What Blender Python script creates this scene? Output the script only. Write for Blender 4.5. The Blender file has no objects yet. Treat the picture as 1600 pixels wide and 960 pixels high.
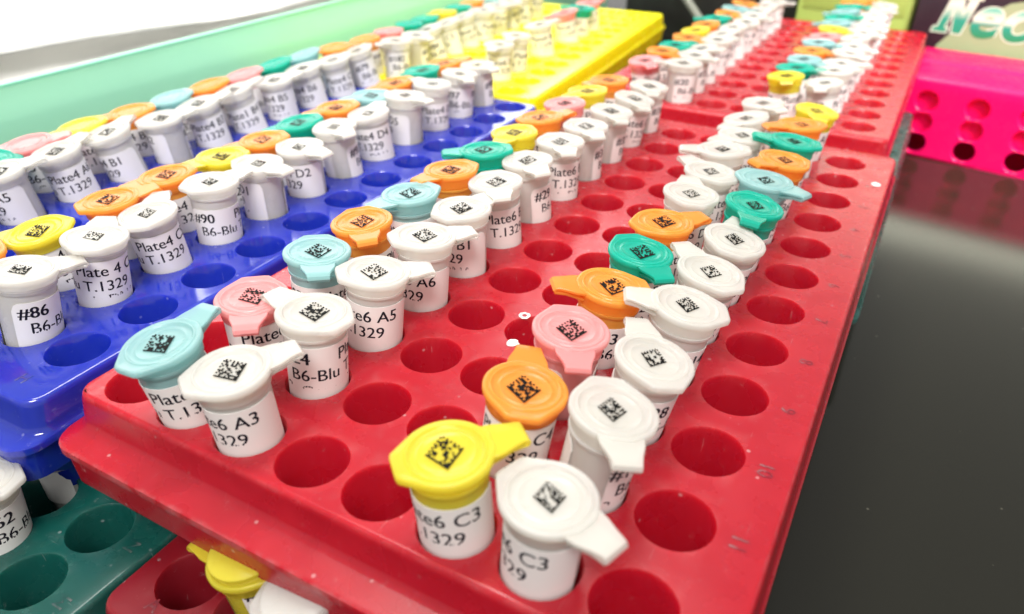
import bpy, bmesh, math, random
from mathutils import Matrix, Vector

# ------------------------------------------------------------------ camera, light, exposure
SC = bpy.context.scene
COL = SC.collection
S = 1.6                      # one hole pitch along a rack = 1.6 cm ; 1 Blender unit = 1 cm
KP = 0.81078                 # pitch across a rack, in units of the pitch along it

cam_data = bpy.data.cameras.new("camera")
cam = bpy.data.objects.new("camera", cam_data)
COL.objects.link(cam)
cam.matrix_world = Matrix(((0.874814, -0.262045, 0.407471, 6.649523),
                           (0.484355, 0.455739, -0.746794, -5.908006),
                           (0.009993, 0.850667, 0.525610, 7.955541),
                           (0, 0, 0, 1)))
cam_data.sensor_width = 36
cam_data.lens = 26.1145
cam_data.clip_start = 0.1
cam_data.clip_end = 1000
cam_data.dof.use_dof = True
cam_data.dof.focus_distance = 14.0
cam_data.dof.aperture_fstop = 0.19
SC.camera = cam

world = bpy.data.worlds.new("World")
SC.world = world
world.use_nodes = True
bg = world.node_tree.nodes["Background"]
bg.inputs[0].default_value = (1.0, 0.98, 0.95, 1)
bg.inputs[1].default_value = 0.54

SC.view_settings.view_transform = 'Standard'
SC.view_settings.look = 'None'
SC.view_settings.exposure = 0.12
SC.view_settings.gamma = 1.0


def area(name, loc, target, sx, sy, power, color=(1, 1, 1)):
    l = bpy.data.lights.new(name, 'AREA')
    l.shape = 'RECTANGLE'
    l.size, l.size_y = sx, sy
    l.energy = power
    l.color = color
    o = bpy.data.objects.new(name, l)
    COL.objects.link(o)
    o.location = loc
    o.rotation_euler = (Vector(target) - Vector(loc)).to_track_quat('-Z', 'Y').to_euler()
    return o


area("ceiling_lamp_over_bench", (-16, 20, 80), (-3, 14, 0), 54, 20, 57000, (1.0, 0.97, 0.92))
area("window_lamp_left", (-37, 34, 19), (-7, 8, 0), 62, 17, 15000, (1.0, 1.0, 0.98))
area("far_wall_lamp", (11, 88, 25), (8, 20, -4), 44, 6, 3000, (1.0, 1.0, 0.78))
fl_ = area("fill_lamp_front", (12, -30, 52), (-17, 18, 0), 30, 14, 6500, (1.0, 0.97, 0.93))  # added fill from the camera side, brightens the tubes in the blue rack
fl_.data.spread = math.radians(62)
rl = area("fill_lamp_right", (34, 2, 40), (15, 36, -3), 16, 10, 5200, (1.0, 0.98, 0.95))  # added fill, no fitting of the room: brightens the pink rack's front
rl.data.spread = math.radians(44)

random.seed(7)
PI = math.pi

# ------------------------------------------------------------------ materials


def new_mat(name):
    m = bpy.data.materials.new(name)
    m.use_nodes = True
    nt = m.node_tree
    return m, nt, nt.nodes["Principled BSDF"]


def node(nt, t, **kw):
    n = nt.nodes.new(t)
    for k, v in kw.items():
        setattr(n, k, v)
    return n


def plastic(name, col, rough=0.25, noise=0.06, scale=1.6, bump=0.02, sss=0.0, ssr=0.3, through=0.0,
            dust=0.0, spec=0.5, trans=0.0, rad=(1.0, 0.9, 0.8), wear=0.0):
    """moulded plastic: slightly uneven colour and gloss, fine dust and scuffs"""
    m, nt, b = new_mat(name)
    L = nt.links.new
    tc = node(nt, 'ShaderNodeTexCoord')
    n1 = node(nt, 'ShaderNodeTexNoise')
    n1.inputs['Scale'].default_value = scale
    n1.inputs['Detail'].default_value = 6
    L(tc.outputs['Object'], n1.inputs['Vector'])
    mix = node(nt, 'ShaderNodeMix', data_type='RGBA')
    mix.inputs['A'].default_value = tuple(c * (1 - noise) for c in col) + (1,)
    mix.inputs['B'].default_value = tuple(min(1, c * (1 + noise) + noise * 0.08) for c in col) + (1,)
    L(n1.outputs['Fac'], mix.inputs['Factor'])
    last = mix.outputs['Result']
    n2 = node(nt, 'ShaderNodeTexNoise')
    n2.inputs['Scale'].default_value = 30
    n2.inputs['Detail'].default_value = 3
    L(tc.outputs['Object'], n2.inputs['Vector'])
    if dust:
        n3 = node(nt, 'ShaderNodeTexNoise')
        n3.inputs['Scale'].default_value = 5.0
        n3.inputs['Detail'].default_value = 8
        n3.inputs['Roughness'].default_value = 0.72
        L(tc.outputs['Object'], n3.inputs['Vector'])
        r = node(nt, 'ShaderNodeValToRGB')
        r.color_ramp.elements[0].position = 0.62
        r.color_ramp.elements[0].color = (0, 0, 0, 1)
        r.color_ramp.elements[1].position = 0.78
        r.color_ramp.elements[1].color = (dust, dust, dust, 1)
        L(n3.outputs['Fac'], r.inputs['Fac'])
        mx = node(nt, 'ShaderNodeMix', data_type='RGBA')
        L(r.outputs['Color'], mx.inputs['Factor'])
        L(last, mx.inputs['A'])
        mx.inputs['B'].default_value = tuple(0.5 * c + 0.35 for c in col) + (1,)
        last = mx.outputs['Result']
    if wear:
        # pale rubbed edges, scratches and grit
        g = node(nt, 'ShaderNodeNewGeometry')
        rp = node(nt, 'ShaderNodeValToRGB')
        rp.color_ramp.elements[0].position, rp.color_ramp.elements[0].color = 0.53, (0, 0, 0, 1)
        rp.color_ramp.elements[1].position, rp.color_ramp.elements[1].color = 0.62, (1, 1, 1, 1)
        L(g.outputs['Pointiness'], rp.inputs['Fac'])
        n5 = node(nt, 'ShaderNodeTexNoise')
        n5.inputs['Scale'].default_value = 3.0
        n5.inputs['Detail'].default_value = 8
        L(tc.outputs['Object'], n5.inputs['Vector'])
        r5 = node(nt, 'ShaderNodeValToRGB')
        r5.color_ramp.elements[0].position, r5.color_ramp.elements[0].color = 0.42, (0, 0, 0, 1)
        r5.color_ramp.elements[1].position, r5.color_ramp.elements[1].color = 0.70, (wear, wear, wear, 1)
        L(n5.outputs['Fac'], r5.inputs['Fac'])
        mu = node(nt, 'ShaderNodeMath', operation='MULTIPLY')
        L(rp.outputs[0], mu.inputs[0])
        L(r5.outputs[0], mu.inputs[1])
        # scratches: a noise stretched along one direction
        mp = node(nt, 'ShaderNodeMapping')
        mp.inputs['Scale'].default_value = (14, 0.7, 1)
        mp.inputs['Rotation'].default_value = (0, 0, 0.7)
        L(tc.outputs['Object'], mp.inputs['Vector'])
        n6 = node(nt, 'ShaderNodeTexNoise')
        n6.inputs['Scale'].default_value = 1.6
        n6.inputs['Detail'].default_value = 5
        L(mp.outputs[0], n6.inputs['Vector'])
        r6 = node(nt, 'ShaderNodeValToRGB')
        r6.color_ramp.elements[0].position, r6.color_ramp.elements[0].color = 0.70, (0, 0, 0, 1)
        r6.color_ramp.elements[1].position, r6.color_ramp.elements[1].color = 0.74, (wear * .6, wear * .6, wear * .6, 1)
        L(n6.outputs['Fac'], r6.inputs['Fac'])
        v7 = node(nt, 'ShaderNodeTexVoronoi')
        v7.inputs['Scale'].default_value = 2.2
        L(tc.outputs['Object'], v7.inputs['Vector'])
        r7 = node(nt, 'ShaderNodeValToRGB')
        r7.color_ramp.elements[0].position, r7.color_ramp.elements[0].color = 0.05, (wear, wear, wear, 1)
        r7.color_ramp.elements[1].position, r7.color_ramp.elements[1].color = 0.085, (0, 0, 0, 1)
        L(v7.outputs['Distance'], r7.inputs['Fac'])
        a1 = node(nt, 'ShaderNodeMath', operation='MAXIMUM')
        L(mu.outputs[0], a1.inputs[0])
        L(r6.outputs[0], a1.inputs[1])
        a2 = node(nt, 'ShaderNodeMath', operation='MAXIMUM')
        L(a1.outputs[0], a2.inputs[0])
        L(r7.outputs[0], a2.inputs[1])
        mw = node(nt, 'ShaderNodeMix', data_type='RGBA')
        L(a2.outputs[0], mw.inputs['Factor'])
        L(last, mw.inputs['A'])
        mw.inputs['B'].default_value = tuple(0.45 * c + 0.42 for c in col) + (1,)
        last = mw.outputs['Result']
    L(last, b.inputs['Base Color'])
    mr = node(nt, 'ShaderNodeMapRange')
    mr.inputs['To Min'].default_value = max(0.02, rough - 0.07)
    mr.inputs['To Max'].default_value = rough + 0.10
    L(n1.outputs['Fac'], mr.inputs['Value'])
    L(mr.outputs['Result'], b.inputs['Roughness'])
    if bump:
        bp = node(nt, 'ShaderNodeBump')
        bp.inputs['Strength'].default_value = bump
        bp.inputs['Distance'].default_value = 0.05
        L(n2.outputs['Fac'], bp.inputs['Height'])
        L(bp.outputs['Normal'], b.inputs['Normal'])
    b.inputs['Specular IOR Level'].default_value = spec
    if sss:
        b.inputs['Subsurface Weight'].default_value = sss
        b.inputs['Subsurface Radius'].default_value = rad
        b.inputs['Subsurface Scale'].default_value = ssr
    out = nt.nodes['Material Output']
    sh = b.outputs['BSDF']
    if trans:
        tl = node(nt, 'ShaderNodeBsdfTranslucent')
        L(last, tl.inputs['Color'])
        ms = node(nt, 'ShaderNodeMixShader')
        ms.inputs[0].default_value = trans
        L(sh, ms.inputs[1])
        L(tl.outputs[0], ms.inputs[2])
        sh = ms.outputs[0]
    if through:
        tp = node(nt, 'ShaderNodeBsdfTransparent')
        tp.inputs['Color'].default_value = tuple(0.35 + 0.65 * c for c in col) + (1,)
        ms = node(nt, 'ShaderNodeMixShader')
        ms.inputs[0].default_value = through
        L(sh, ms.inputs[1])
        L(tp.outputs[0], ms.inputs[2])
        sh = ms.outputs[0]
    L(sh, out.inputs['Surface'])
    return m


M = {}
RR, RB, RT, RY = (1.0, .06, .07), (.08, .10, 1.0), (.08, .8, .6), (1.0, .8, .05)
M['red'] = plastic('red_rack_plastic', (0.42, 0.002, 0.015), rough=0.26, noise=0.10, dust=0.32, spec=.5, wear=.5, sss=.7, ssr=.5, rad=RR)
M['dark_red'] = plastic('dark_red_rack_plastic', (0.22, 0.002, 0.010), rough=0.35, noise=0.10, dust=0.5, wear=.3, sss=.6, ssr=.4, rad=RR)  # dark red, taken darker still to hold the shade under the upper rack
M['blue'] = plastic('blue_rack_plastic', (0.008, 0.026, 0.38), rough=0.09, noise=0.10, dust=0.3, spec=.8, wear=.3, bump=0.006, sss=.6, ssr=.5, rad=RB)
M['teal'] = plastic('teal_rack_plastic', (0.002, 0.075, 0.062), rough=0.25, noise=0.1, dust=0.5, wear=.4, sss=.5, ssr=.4, rad=RT)  # base colour darkened to carry the shade below the upper racks
M['yellow'] = plastic('yellow_rack_plastic', (0.98, 0.88, 0.004), rough=0.24, noise=0.03, dust=0.15, sss=.6, ssr=.6, rad=RY)
M['pink'] = plastic('pink_rack_plastic', (0.95, 0.003, 0.15), rough=0.25, noise=0.04, trans=.35)
CAPCOL = {'w': (0.83, 0.815, 0.77), 'o': (0.94, 0.44, 0.075), 'y': (0.88, 0.78, 0.07), 'p': (0.93, 0.45, 0.45),
          't': (0.010, 0.58, 0.43), 'b': (0.42, 0.69, 0.69)}
CAPNAME = {'w': 'white', 'o': 'orange', 'y': 'yellow', 'p': 'pink', 't': 'teal', 'b': 'pale blue'}
for k, c in CAPCOL.items():
    M['cap_' + k] = plastic(CAPNAME[k].replace(' ', '_') + '_cap_plastic', c, rough=0.24, noise=0.05, scale=1.2, bump=0.012,
                            sss=0.5, ssr=0.3, trans=0.32, through=0.34 if k == 'w' else 0.26)
    M['strap_' + k] = plastic(CAPNAME[k].replace(' ', '_') + '_strap_plastic', c, rough=0.2, noise=0.05, scale=1.2, bump=0.012,
                              through=0.55)
    M['body_' + k] = plastic(CAPNAME[k].replace(' ', '_') + '_tube_plastic', c, rough=0.25, noise=0.05, bump=0.01,
                             sss=0.4, ssr=0.3, trans=0.25, through=0.15)
M['paper'] = plastic('label_paper', (0.86, 0.845, 0.82), rough=0.5, noise=0.02, bump=0.01)
M['ink'] = plastic('label_ink', (0.012, 0.011, 0.02), rough=0.6, noise=0.0, bump=0, spec=.15)
M['code'] = plastic('printed_code_ink', (0.004, 0.004, 0.004), rough=0.6, noise=0.0, bump=0, spec=.08)
M['residue'] = plastic('dried_white_residue', (0.85, 0.80, 0.78), rough=0.7, noise=0.25, scale=14, bump=0.3)
M['green_panel'] = plastic('green_acrylic', (0.60, 0.95, 0.75), rough=0.2, noise=0.05, scale=0.15, bump=0.004, trans=0.6, through=0.30)
M['green_edge'] = plastic('green_acrylic_edge', (0.40, 0.85, 0.62), rough=0.3, noise=0.04, bump=0.0, trans=0.3)
M['white_sheet'] = plastic('white_sheet_paper', (0.88, 0.875, 0.85), rough=0.6, noise=0.03, scale=0.3, bump=0.01)
M['foam'] = plastic('white_foam', (0.86, 0.85, 0.80), rough=0.8, noise=0.04, scale=2, bump=0.1)
M['black'] = plastic('black_plastic', (0.012, 0.011, 0.010), rough=0.4, noise=0.2, scale=0.6)
M['rod'] = plastic('grey_metal_rod', (0.30, 0.31, 0.26), rough=0.35, noise=0.1)
M['olive'] = plastic('olive_card', (0.36, 0.47, 0.10), rough=0.5, noise=0.08, scale=0.5, bump=0.02)
M['box_dark'] = plastic('dark_card', (0.020, 0.006, 0.014), rough=0.35, noise=0.15, scale=0.8, bump=0.02)
M['box_green'] = plastic('pale_green_card', (0.30, 0.39, 0.21), rough=0.4, noise=0.05, scale=0.8, bump=0.02)
M['letter_edge'] = plastic('pale_letter_outline', (0.66, 0.74, 0.58), rough=0.45, noise=0.03)


def letter_gradient():
    # the printed lettering fades from green foot to pale top: a printed gradient on the box itself
    m, nt, b = new_mat('printed_green_lettering')
    L = nt.links.new
    tc = node(nt, 'ShaderNodeTexCoord')
    sp = node(nt, 'ShaderNodeSeparateXYZ')
    L(tc.outputs['Generated'], sp.inputs[0])
    r = node(nt, 'ShaderNodeValToRGB')
    e = r.color_ramp.elements
    e[0].position, e[0].color = 0.0, (0.02, 0.24, 0.10, 1)
    e[1].position, e[1].color = 1.0, (0.10, 0.45, 0.33, 1)
    for p_, c_ in ((0.42, (0.02, 0.30, 0.20, 1)), (0.60, (0.66, 0.74, 0.60, 1)), (0.72, (0.60, 0.70, 0.56, 1))):
        q = e.new(p_)
        q.color = c_
    L(sp.outputs[1], r.inputs[0])
    L(r.outputs[0], b.inputs['Base Color'])
    b.inputs['Roughness'].default_value = 0.4
    return m


M['letters'] = letter_gradient()


def bench_material():
    m, nt, b = new_mat('black_bench_top')
    L = nt.links.new
    tc = node(nt, 'ShaderNodeTexCoord')
    n1 = node(nt, 'ShaderNodeTexNoise')
    n1.inputs['Scale'].default_value = 7
    n1.inputs['Detail'].default_value = 10
    n1.inputs['Roughness'].default_value = 0.7
    L(tc.outputs['Object'], n1.inputs['Vector'])
    r = node(nt, 'ShaderNodeValToRGB')
    r.color_ramp.elements[0].position, r.color_ramp.elements[0].color = 0.35, (0.016, 0.016, 0.0115, 1)
    r.color_ramp.elements[1].position, r.color_ramp.elements[1].color = 0.75, (0.016, 0.016, 0.0115, 1)
    L(n1.outputs['Fac'], r.inputs[0])
    # fine specks of dust
    v = node(nt, 'ShaderNodeTexVoronoi')
    v.inputs['Scale'].default_value = 1.3
    v.inputs['Randomness'].default_value = 1
    L(tc.outputs['Object'], v.inputs['Vector'])
    r2 = node(nt, 'ShaderNodeValToRGB')
    r2.color_ramp.elements[0].position, r2.color_ramp.elements[0].color = 0.025, (0.7, 0.7, 0.7, 1)
    r2.color_ramp.elements[1].position, r2.color_ramp.elements[1].color = 0.045, (0, 0, 0, 1)
    L(v.outputs['Distance'], r2.inputs[0])
    mx = node(nt, 'ShaderNodeMix', data_type='RGBA')
    L(r2.outputs[0], mx.inputs['Factor'])
    L(r.outputs[0], mx.inputs['A'])
    mx.inputs['B'].default_value = (0.16, 0.155, 0.12, 1)
    L(mx.outputs['Result'], b.inputs['Base Color'])
    mr = node(nt, 'ShaderNodeMapRange')
    mr.inputs['To Min'].default_value = 0.11
    mr.inputs['To Max'].default_value = 0.17
    b.inputs['Specular IOR Level'].default_value = 0.32
    L(n1.outputs['Fac'], mr.inputs['Value'])
    L(mr.outputs['Result'], b.inputs['Roughness'])
    n2 = node(nt, 'ShaderNodeTexNoise')
    n2.inputs['Scale'].default_value = 40
    L(tc.outputs['Object'], n2.inputs['Vector'])
    bp = node(nt, 'ShaderNodeBump')
    bp.inputs['Strength'].default_value = 0.008
    bp.inputs['Distance'].default_value = 0.05
    L(n2.outputs['Fac'], bp.inputs['Height'])
    L(bp.outputs['Normal'], b.inputs['Normal'])
    return m


M['bench'] = bench_material()

# ------------------------------------------------------------------ helpers


def tag(o, label=None, cat=None, group=None, kind=None):
    if label: o['label'] = label
    if cat: o['category'] = cat
    if group: o['group'] = group
    if kind: o['kind'] = kind
    return o


def empty(name, loc=(0, 0, 0), rz=0.0):
    o = bpy.data.objects.new(name, None)
    o.empty_display_size = 0.3
    COL.objects.link(o)
    o.location = loc
    o.rotation_euler = (0, 0, rz)
    return o


def mesh_obj(name, me, parent=None, loc=(0, 0, 0), rz=0.0):
    o = bpy.data.objects.new(name, me)
    COL.objects.link(o)
    o.parent = parent
    o.location = loc
    o.rotation_euler = (0, 0, rz)
    return o


def to_mesh(name, bm, mat, smooth=None, weld=0.0):
    if weld:
        bmesh.ops.remove_doubles(bm, verts=bm.verts, dist=weld)
    me = bpy.data.meshes.new(name)
    if smooth is not None:
        lim = math.radians(smooth)
        bm.normal_update()
        for f in bm.faces:
            f.smooth = True
        for e in bm.edges:
            if len(e.link_faces) == 2:
                e.smooth = e.calc_face_angle(3.2) < lim
    bm.to_mesh(me)
    bm.free()
    me.materials.append(mat)
    return me


def raw_mesh(name, verts, faces, mat):
    me = bpy.data.meshes.new(name)
    me.from_pydata(verts, [], faces)
    me.materials.append(mat)
    return me


def rounded_box_bm(x0, x1, y0, y1, z0, z1, bev=0.05, seg=2):
    bm = bmesh.new()
    bmesh.ops.create_cube(bm, size=1)
    for v in bm.verts:
        v.co = Vector((x0 + (v.co.x + .5) * (x1 - x0), y0 + (v.co.y + .5) * (y1 - y0), z0 + (v.co.z + .5) * (z1 - z0)))
    if bev:
        bmesh.ops.bevel(bm, geom=list(bm.edges), offset=bev, segments=seg, affect='EDGES', profile=0.5)
    bmesh.ops.recalc_face_normals(bm, faces=bm.faces)
    return bm


def rrect(x0, x1, y0, y1, r, z, n=6):
    """rounded rectangle, counter-clockwise, constant vertex count"""
    pts = []
    for cx, cy, a0 in ((x1 - r, y0 + r, -90), (x1 - r, y1 - r, 0), (x0 + r, y1 - r, 90), (x0 + r, y0 + r, 180)):
        for k in range(n + 1):
            a = math.radians(a0 + 90 * k / n)
            pts.append((cx + r * math.cos(a), cy + r * math.sin(a), z))
    return pts


def strip(bm, la, lb, closed=True):
    n = len(la)
    for i in range(n if closed else n - 1):
        j = (i + 1) % n
        try:
            bm.faces.new((la[i], la[j], lb[j], lb[i]))
        except ValueError:
            pass


# ------------------------------------------------------------------ lettering: glyph cache and layout
_gl = {}


def _text_mesh(s):
    c = bpy.data.curves.new('t', 'FONT')
    c.body = s
    c.size = 1.0
    c.resolution_u = 3
    o = bpy.data.objects.new('t', c)
    COL.objects.link(o)
    dg = bpy.context.evaluated_depsgraph_get()
    me = o.evaluated_get(dg).to_mesh()
    vs = [tuple(v.co) for v in me.vertices]
    fs = [tuple(p.vertices) for p in me.polygons]
    o.evaluated_get(dg).to_mesh_clear()
    bpy.data.objects.remove(o)
    bpy.data.curves.remove(c)
    return vs, fs


def _right(s):
    return max(v[0] for v in _text_mesh(s)[0])


def _slice(vs, fs):
    # cut a flat letter into narrow strips so it can follow the curve of a tube
    bm = bmesh.new()
    v = [bm.verts.new(p) for p in vs]
    for f in fs:
        try:
            bm.faces.new([v[i] for i in f])
        except ValueError:
            pass
    x = .12
    while x < 1.2:
        bmesh.ops.bisect_plane(bm, geom=list(bm.verts) + list(bm.edges) + list(bm.faces), plane_co=(x, 0, 0), plane_no=(1, 0, 0))
        x += .12
    bmesh.ops.triangulate(bm, faces=list(bm.faces))
    bm.verts.index_update()
    r = [tuple(p.co) for p in bm.verts], [tuple(p.index for p in f.verts) for f in bm.faces]
    bm.free()
    return r


def glyph(ch):
    if ch not in _gl:
        base = _gl.setdefault('||', _right('||')) if ch != '||' else 0
        adv = _right('|' + ch + '|') - _gl['||']
        vs, fs = ([], []) if ch == ' ' else _slice(*_text_mesh(ch))
        _gl[ch] = (vs, fs, adv)
    return _gl[ch]


def layout(s, size, bold=0.0):
    """flat lettering: verts (x, y) and faces, width"""
    V, F, x = [], [], 0.0
    for ch in s:
        vs, fs, adv = glyph(ch)
        for dx in ((0.0, bold) if bold else (0.0,)):
            b = len(V)
            V += [((v[0] + dx) * size + x, v[1] * size) for v in vs]
            F += [tuple(i + b for i in f) for f in fs]
        x += adv * size
    return V, F, x


# ------------------------------------------------------------------ racks


def rack_mesh(name, mat, nc, nr, mx0, mx1, my0, my1, hole_r=0.345, depth=1.15, flange=0.32, wall=1.5, seg=28):
    """a rack top with open wells. Local origin: hole (0, 0) at plateau height; columns along x, rows along y (cm)."""
    bm = bmesh.new()
    px, py = KP * S, S
    R = hole_r * S
    hx, hy = px / 2, py / 2
    vc = {}

    def V(x, y, z):
        k = (round(x, 3), round(y, 3), round(z, 3))
        if k not in vc:
            vc[k] = bm.verts.new((x, y, z))
        return vc[k]

    # the outermost cells stop short of the plateau edge
    bx0, bx1, by0, by1 = [min(h_, m_ * S - .09) for h_, m_ in ((hx, mx0), (hx, mx1), (hy, my0), (hy, my1))]
    for c in range(nc):
        for r in range(nr):
            cx, cy = c * px, r * py
            outer, rim, rim2, low, bot = [], [], [], [], []
            ext = (bx0 if c == 0 else hx, bx1 if c == nc - 1 else hx, by0 if r == 0 else hy, by1 if r == nr - 1 else hy)
            angs = sorted(set([round(2 * PI * k / seg, 6) for k in range(seg)] + [round(math.atan2(sy_, sx_) % (2 * PI), 6) for sx_ in (-ext[0], ext[1]) for sy_ in (-ext[2], ext[3])]))
            for a in angs:
                ca, sa = math.cos(a), math.sin(a)
                ex, ey = (ext[1] if ca > 0 else ext[0]), (ext[3] if sa > 0 else ext[2])
                t = min(ex / abs(ca) if abs(ca) > 1e-9 else 1e9, ey / abs(sa) if abs(sa) > 1e-9 else 1e9)
                outer.append(V(cx + t * ca, cy + t * sa, 0))
                rim.append(bm.verts.new((cx + (R + .025) * ca, cy + (R + .025) * sa, 0)))
                rim2.append(bm.verts.new((cx + R * ca, cy + R * sa, -.035)))
                low.append(bm.verts.new((cx + R * .93 * ca, cy + R * .93 * sa, -depth * S * .8)))
                bot.append(bm.verts.new((cx + R * .55 * ca, cy + R * .55 * sa, -depth * S)))
            strip(bm, outer, rim)
            strip(bm, rim, rim2)
            strip(bm, rim2, low)
            strip(bm, low, bot)
            bm.faces.new(bot)
    # frame between the field of holes and the plateau edge
        X0, X1, Y0, Y1 = -mx0 * S, (nc - 1) * px + mx1 * S, -my0 * S, (nr - 1) * py + my1 * S
    def loop(ix, iy, r, z):
        return [bm.verts.new(p) for p in rrect(X0 - ix, X1 + ix, Y0 - iy, Y1 + iy, r, z)]
    top = loop(-.07, -.07, .30, 0)
    edge = []
    for e in bm.edges:
        if len(e.link_faces) == 1 and abs(e.verts[0].co.z) < 1e-6 and abs(e.verts[1].co.z) < 1e-6:
            edge.append(e)
    n = len(top)
    tope = [bm.edges.new((top[i], top[(i + 1) % n])) for i in range(n)]
    bmesh.ops.triangle_fill(bm, edges=edge + tope, use_beauty=True)
    fl = flange * S
    prof = [(-.03, -.03, .33, -.012), (0, 0, .36, -.05), (.02, .02, .36, -.14), (.05, .07, .36, -.52), (.065, .11, .38, -.60),
            (.085, .19, .40, -.65), (.10, fl - .06, .45, -.68), (.12, fl, .48, -.71), (.12, fl + .005, .48, -.84), (.09, fl - .04, .46, -.87),
            (.03, fl - .06, .42, -.89), (-.02, fl - .08, .40, -1.50), (-.12, fl - .20, .36, -1.52), (-.22, -.08, .30, -wall * S * .75), (-.34, -.2, .3, -wall * S * .76), (-.40, -.26, .3, -wall * S)]
    prev = top
    for p in prof:
        cur = loop(*p)
        strip(bm, prev, cur)
        prev = cur
    bm.faces.new(prev)
    bmesh.ops.recalc_face_normals(bm, faces=bm.faces)
    return to_mesh(name, bm, mat, smooth=38)


RACK = {}


def put_rack(key, name, mat, frame, cols, rows, margins, label, group=None, **kw):
    """frame = (u, v, z, angle) in pitches; cols = first and last column index relative to the frame origin"""
    u, v, z, a = frame
    c0, c1 = cols
    nc = c1 - c0 + 1
    ca, sa = math.cos(a), math.sin(a)
    ox, oy = u + ca * c0 * KP, v + sa * c0 * KP
    e = empty(name, (ox * S, oy * S, z * S), a)
    tag(e, label, 'tube rack', group)
    me = rack_mesh('rack_block', M[mat], nc, rows, *margins, **kw)
    mesh_obj('rack_block', me, e)
    RACK[key] = (e, nc, rows)
    return e


def emboss(parent, items, mat, size=.34):
    """raised figures moulded into the rack edge"""
    for s, x, y, rz in items:
        V, F, w = layout(s, size)
        bm = bmesh.new()
        vs = [bm.verts.new((a - w / 2, b - size * .35, -.004)) for a, b in V]
        for f in F:
            try:
                bm.faces.new([vs[i] for i in f])
            except ValueError:
                pass
        r = bmesh.ops.extrude_face_region(bm, geom=list(bm.faces))
        for g in r['geom']:
            if isinstance(g, bmesh.types.BMVert):
                g.co.z += .008
        bmesh.ops.recalc_face_normals(bm, faces=bm.faces)
        mesh_obj('embossed_figure', to_mesh('embossed_figure', bm, mat), parent, (x, y, 0), rz)


FRAMES = {'F': (0, 0, 0, 0), 'B': (-3.7568, 0.1404, -0.0915, 0.0251), 'R': (-0.1067, 13.7749, -0.0963, 0.0027),
          'Y': (-4.6867, 12.3427, -0.1, 0.078)}

eF = put_rack('F', 'tube_rack', 'red', FRAMES['F'], (-3, 4), 12, (.52, .82, .45, .82),
              'red tube rack nearest the camera, its right edge along the bare black bench', 'stacked tube racks', flange=.39)
eB = put_rack('B', 'tube_rack', 'blue', FRAMES['B'], (-7, 0), 12, (.82, .50, .95, .45),
              'glossy blue tube rack beside the green panel, left of the near red rack', 'stacked tube racks')
eR = put_rack('R', 'tube_rack', 'red', FRAMES['R'], (-3, 4), 12, (.6, .68, .72, .75),
              'red tube rack farther back, between the yellow and the hot pink racks', 'stacked tube racks')
eY = put_rack('Y', 'tube_rack', 'yellow', FRAMES['Y'], (-7, 0), 12, (.6, .78, .45, .7),
              'bright yellow tube rack standing behind the blue one', 'stacked tube racks')
emboss(eF, [(str(12 - i), 7 * KP * S + .90, i * S, -PI / 2) for i in range(12)], M['red'])
emboss(eB, [(ch, i * KP * S, -1.05, 0) for i, ch in enumerate('ABCDEFGH')], M['blue'])
emboss(eR, [(str(12 - i), 7 * KP * S + .72, i * S, -PI / 2) for i in range(12)], M['red'], .28)

# the layer of racks below (their holes run on the same pitch)
ZL = -1.52
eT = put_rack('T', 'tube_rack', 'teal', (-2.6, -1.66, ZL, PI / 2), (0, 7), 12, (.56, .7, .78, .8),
              'shaded teal rack underneath the blue one at the bottom left corner', 'stacked tube racks')
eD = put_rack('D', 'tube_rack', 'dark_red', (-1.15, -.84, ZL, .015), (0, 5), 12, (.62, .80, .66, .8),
              'dark red rack underneath the near red one, beside the shaded teal corner', 'stacked tube racks')
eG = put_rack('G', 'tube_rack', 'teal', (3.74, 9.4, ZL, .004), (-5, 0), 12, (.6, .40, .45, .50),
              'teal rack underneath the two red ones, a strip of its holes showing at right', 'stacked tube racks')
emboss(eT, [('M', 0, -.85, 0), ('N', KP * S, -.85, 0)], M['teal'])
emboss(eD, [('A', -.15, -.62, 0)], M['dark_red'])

# dried white residue on the near red rack
def blot(parent, x, y, r, ring, seed):
    rnd = random.Random(seed)
    bm = bmesh.new()
    n = 22
    rad = [r * (1 + rnd.uniform(-.13, .13)) for _ in range(n)]
    o = [bm.verts.new((rad[k] * math.cos(2 * PI * k / n), rad[k] * math.sin(2 * PI * k / n), .003)) for k in range(n)]
    t = [bm.verts.new((.85 * rad[k] * math.cos(2 * PI * k / n), .85 * rad[k] * math.sin(2 * PI * k / n), .02)) for k in range(n)]
    strip(bm, o, t)
    if ring:
        i_ = [bm.verts.new((.45 * rad[k] * math.cos(2 * PI * k / n), .45 * rad[k] * math.sin(2 * PI * k / n), .008)) for k in range(n)]
        strip(bm, t, i_)
    else:
        bm.faces.new(t)
    bmesh.ops.recalc_face_normals(bm, faces=bm.faces)
    mesh_obj('dried_residue', to_mesh('dried_residue', bm, M['residue'], smooth=50), parent, (x, y, 0))


# ------------------------------------------------------------------ the tubes
HT = 0.85 * S                # cap top above the rack
NA = 56


def hull_radius(pts, th):
    c, s = math.cos(th), math.sin(th)
    best = 0
    n = len(pts)
    for i in range(n):
        (x1, y1), (x2, y2) = pts[i], pts[(i + 1) % n]
        den = c * (y2 - y1) - s * (x2 - x1)
        if abs(den) < 1e-9:
            continue
        t = (x1 * (y2 - y1) - y1 * (x2 - x1)) / den
        u = (x1 * s - y1 * c) / den
        if t > 0 and -1e-6 <= u <= 1 + 1e-6:
            best = max(best, t)
    return best


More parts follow.
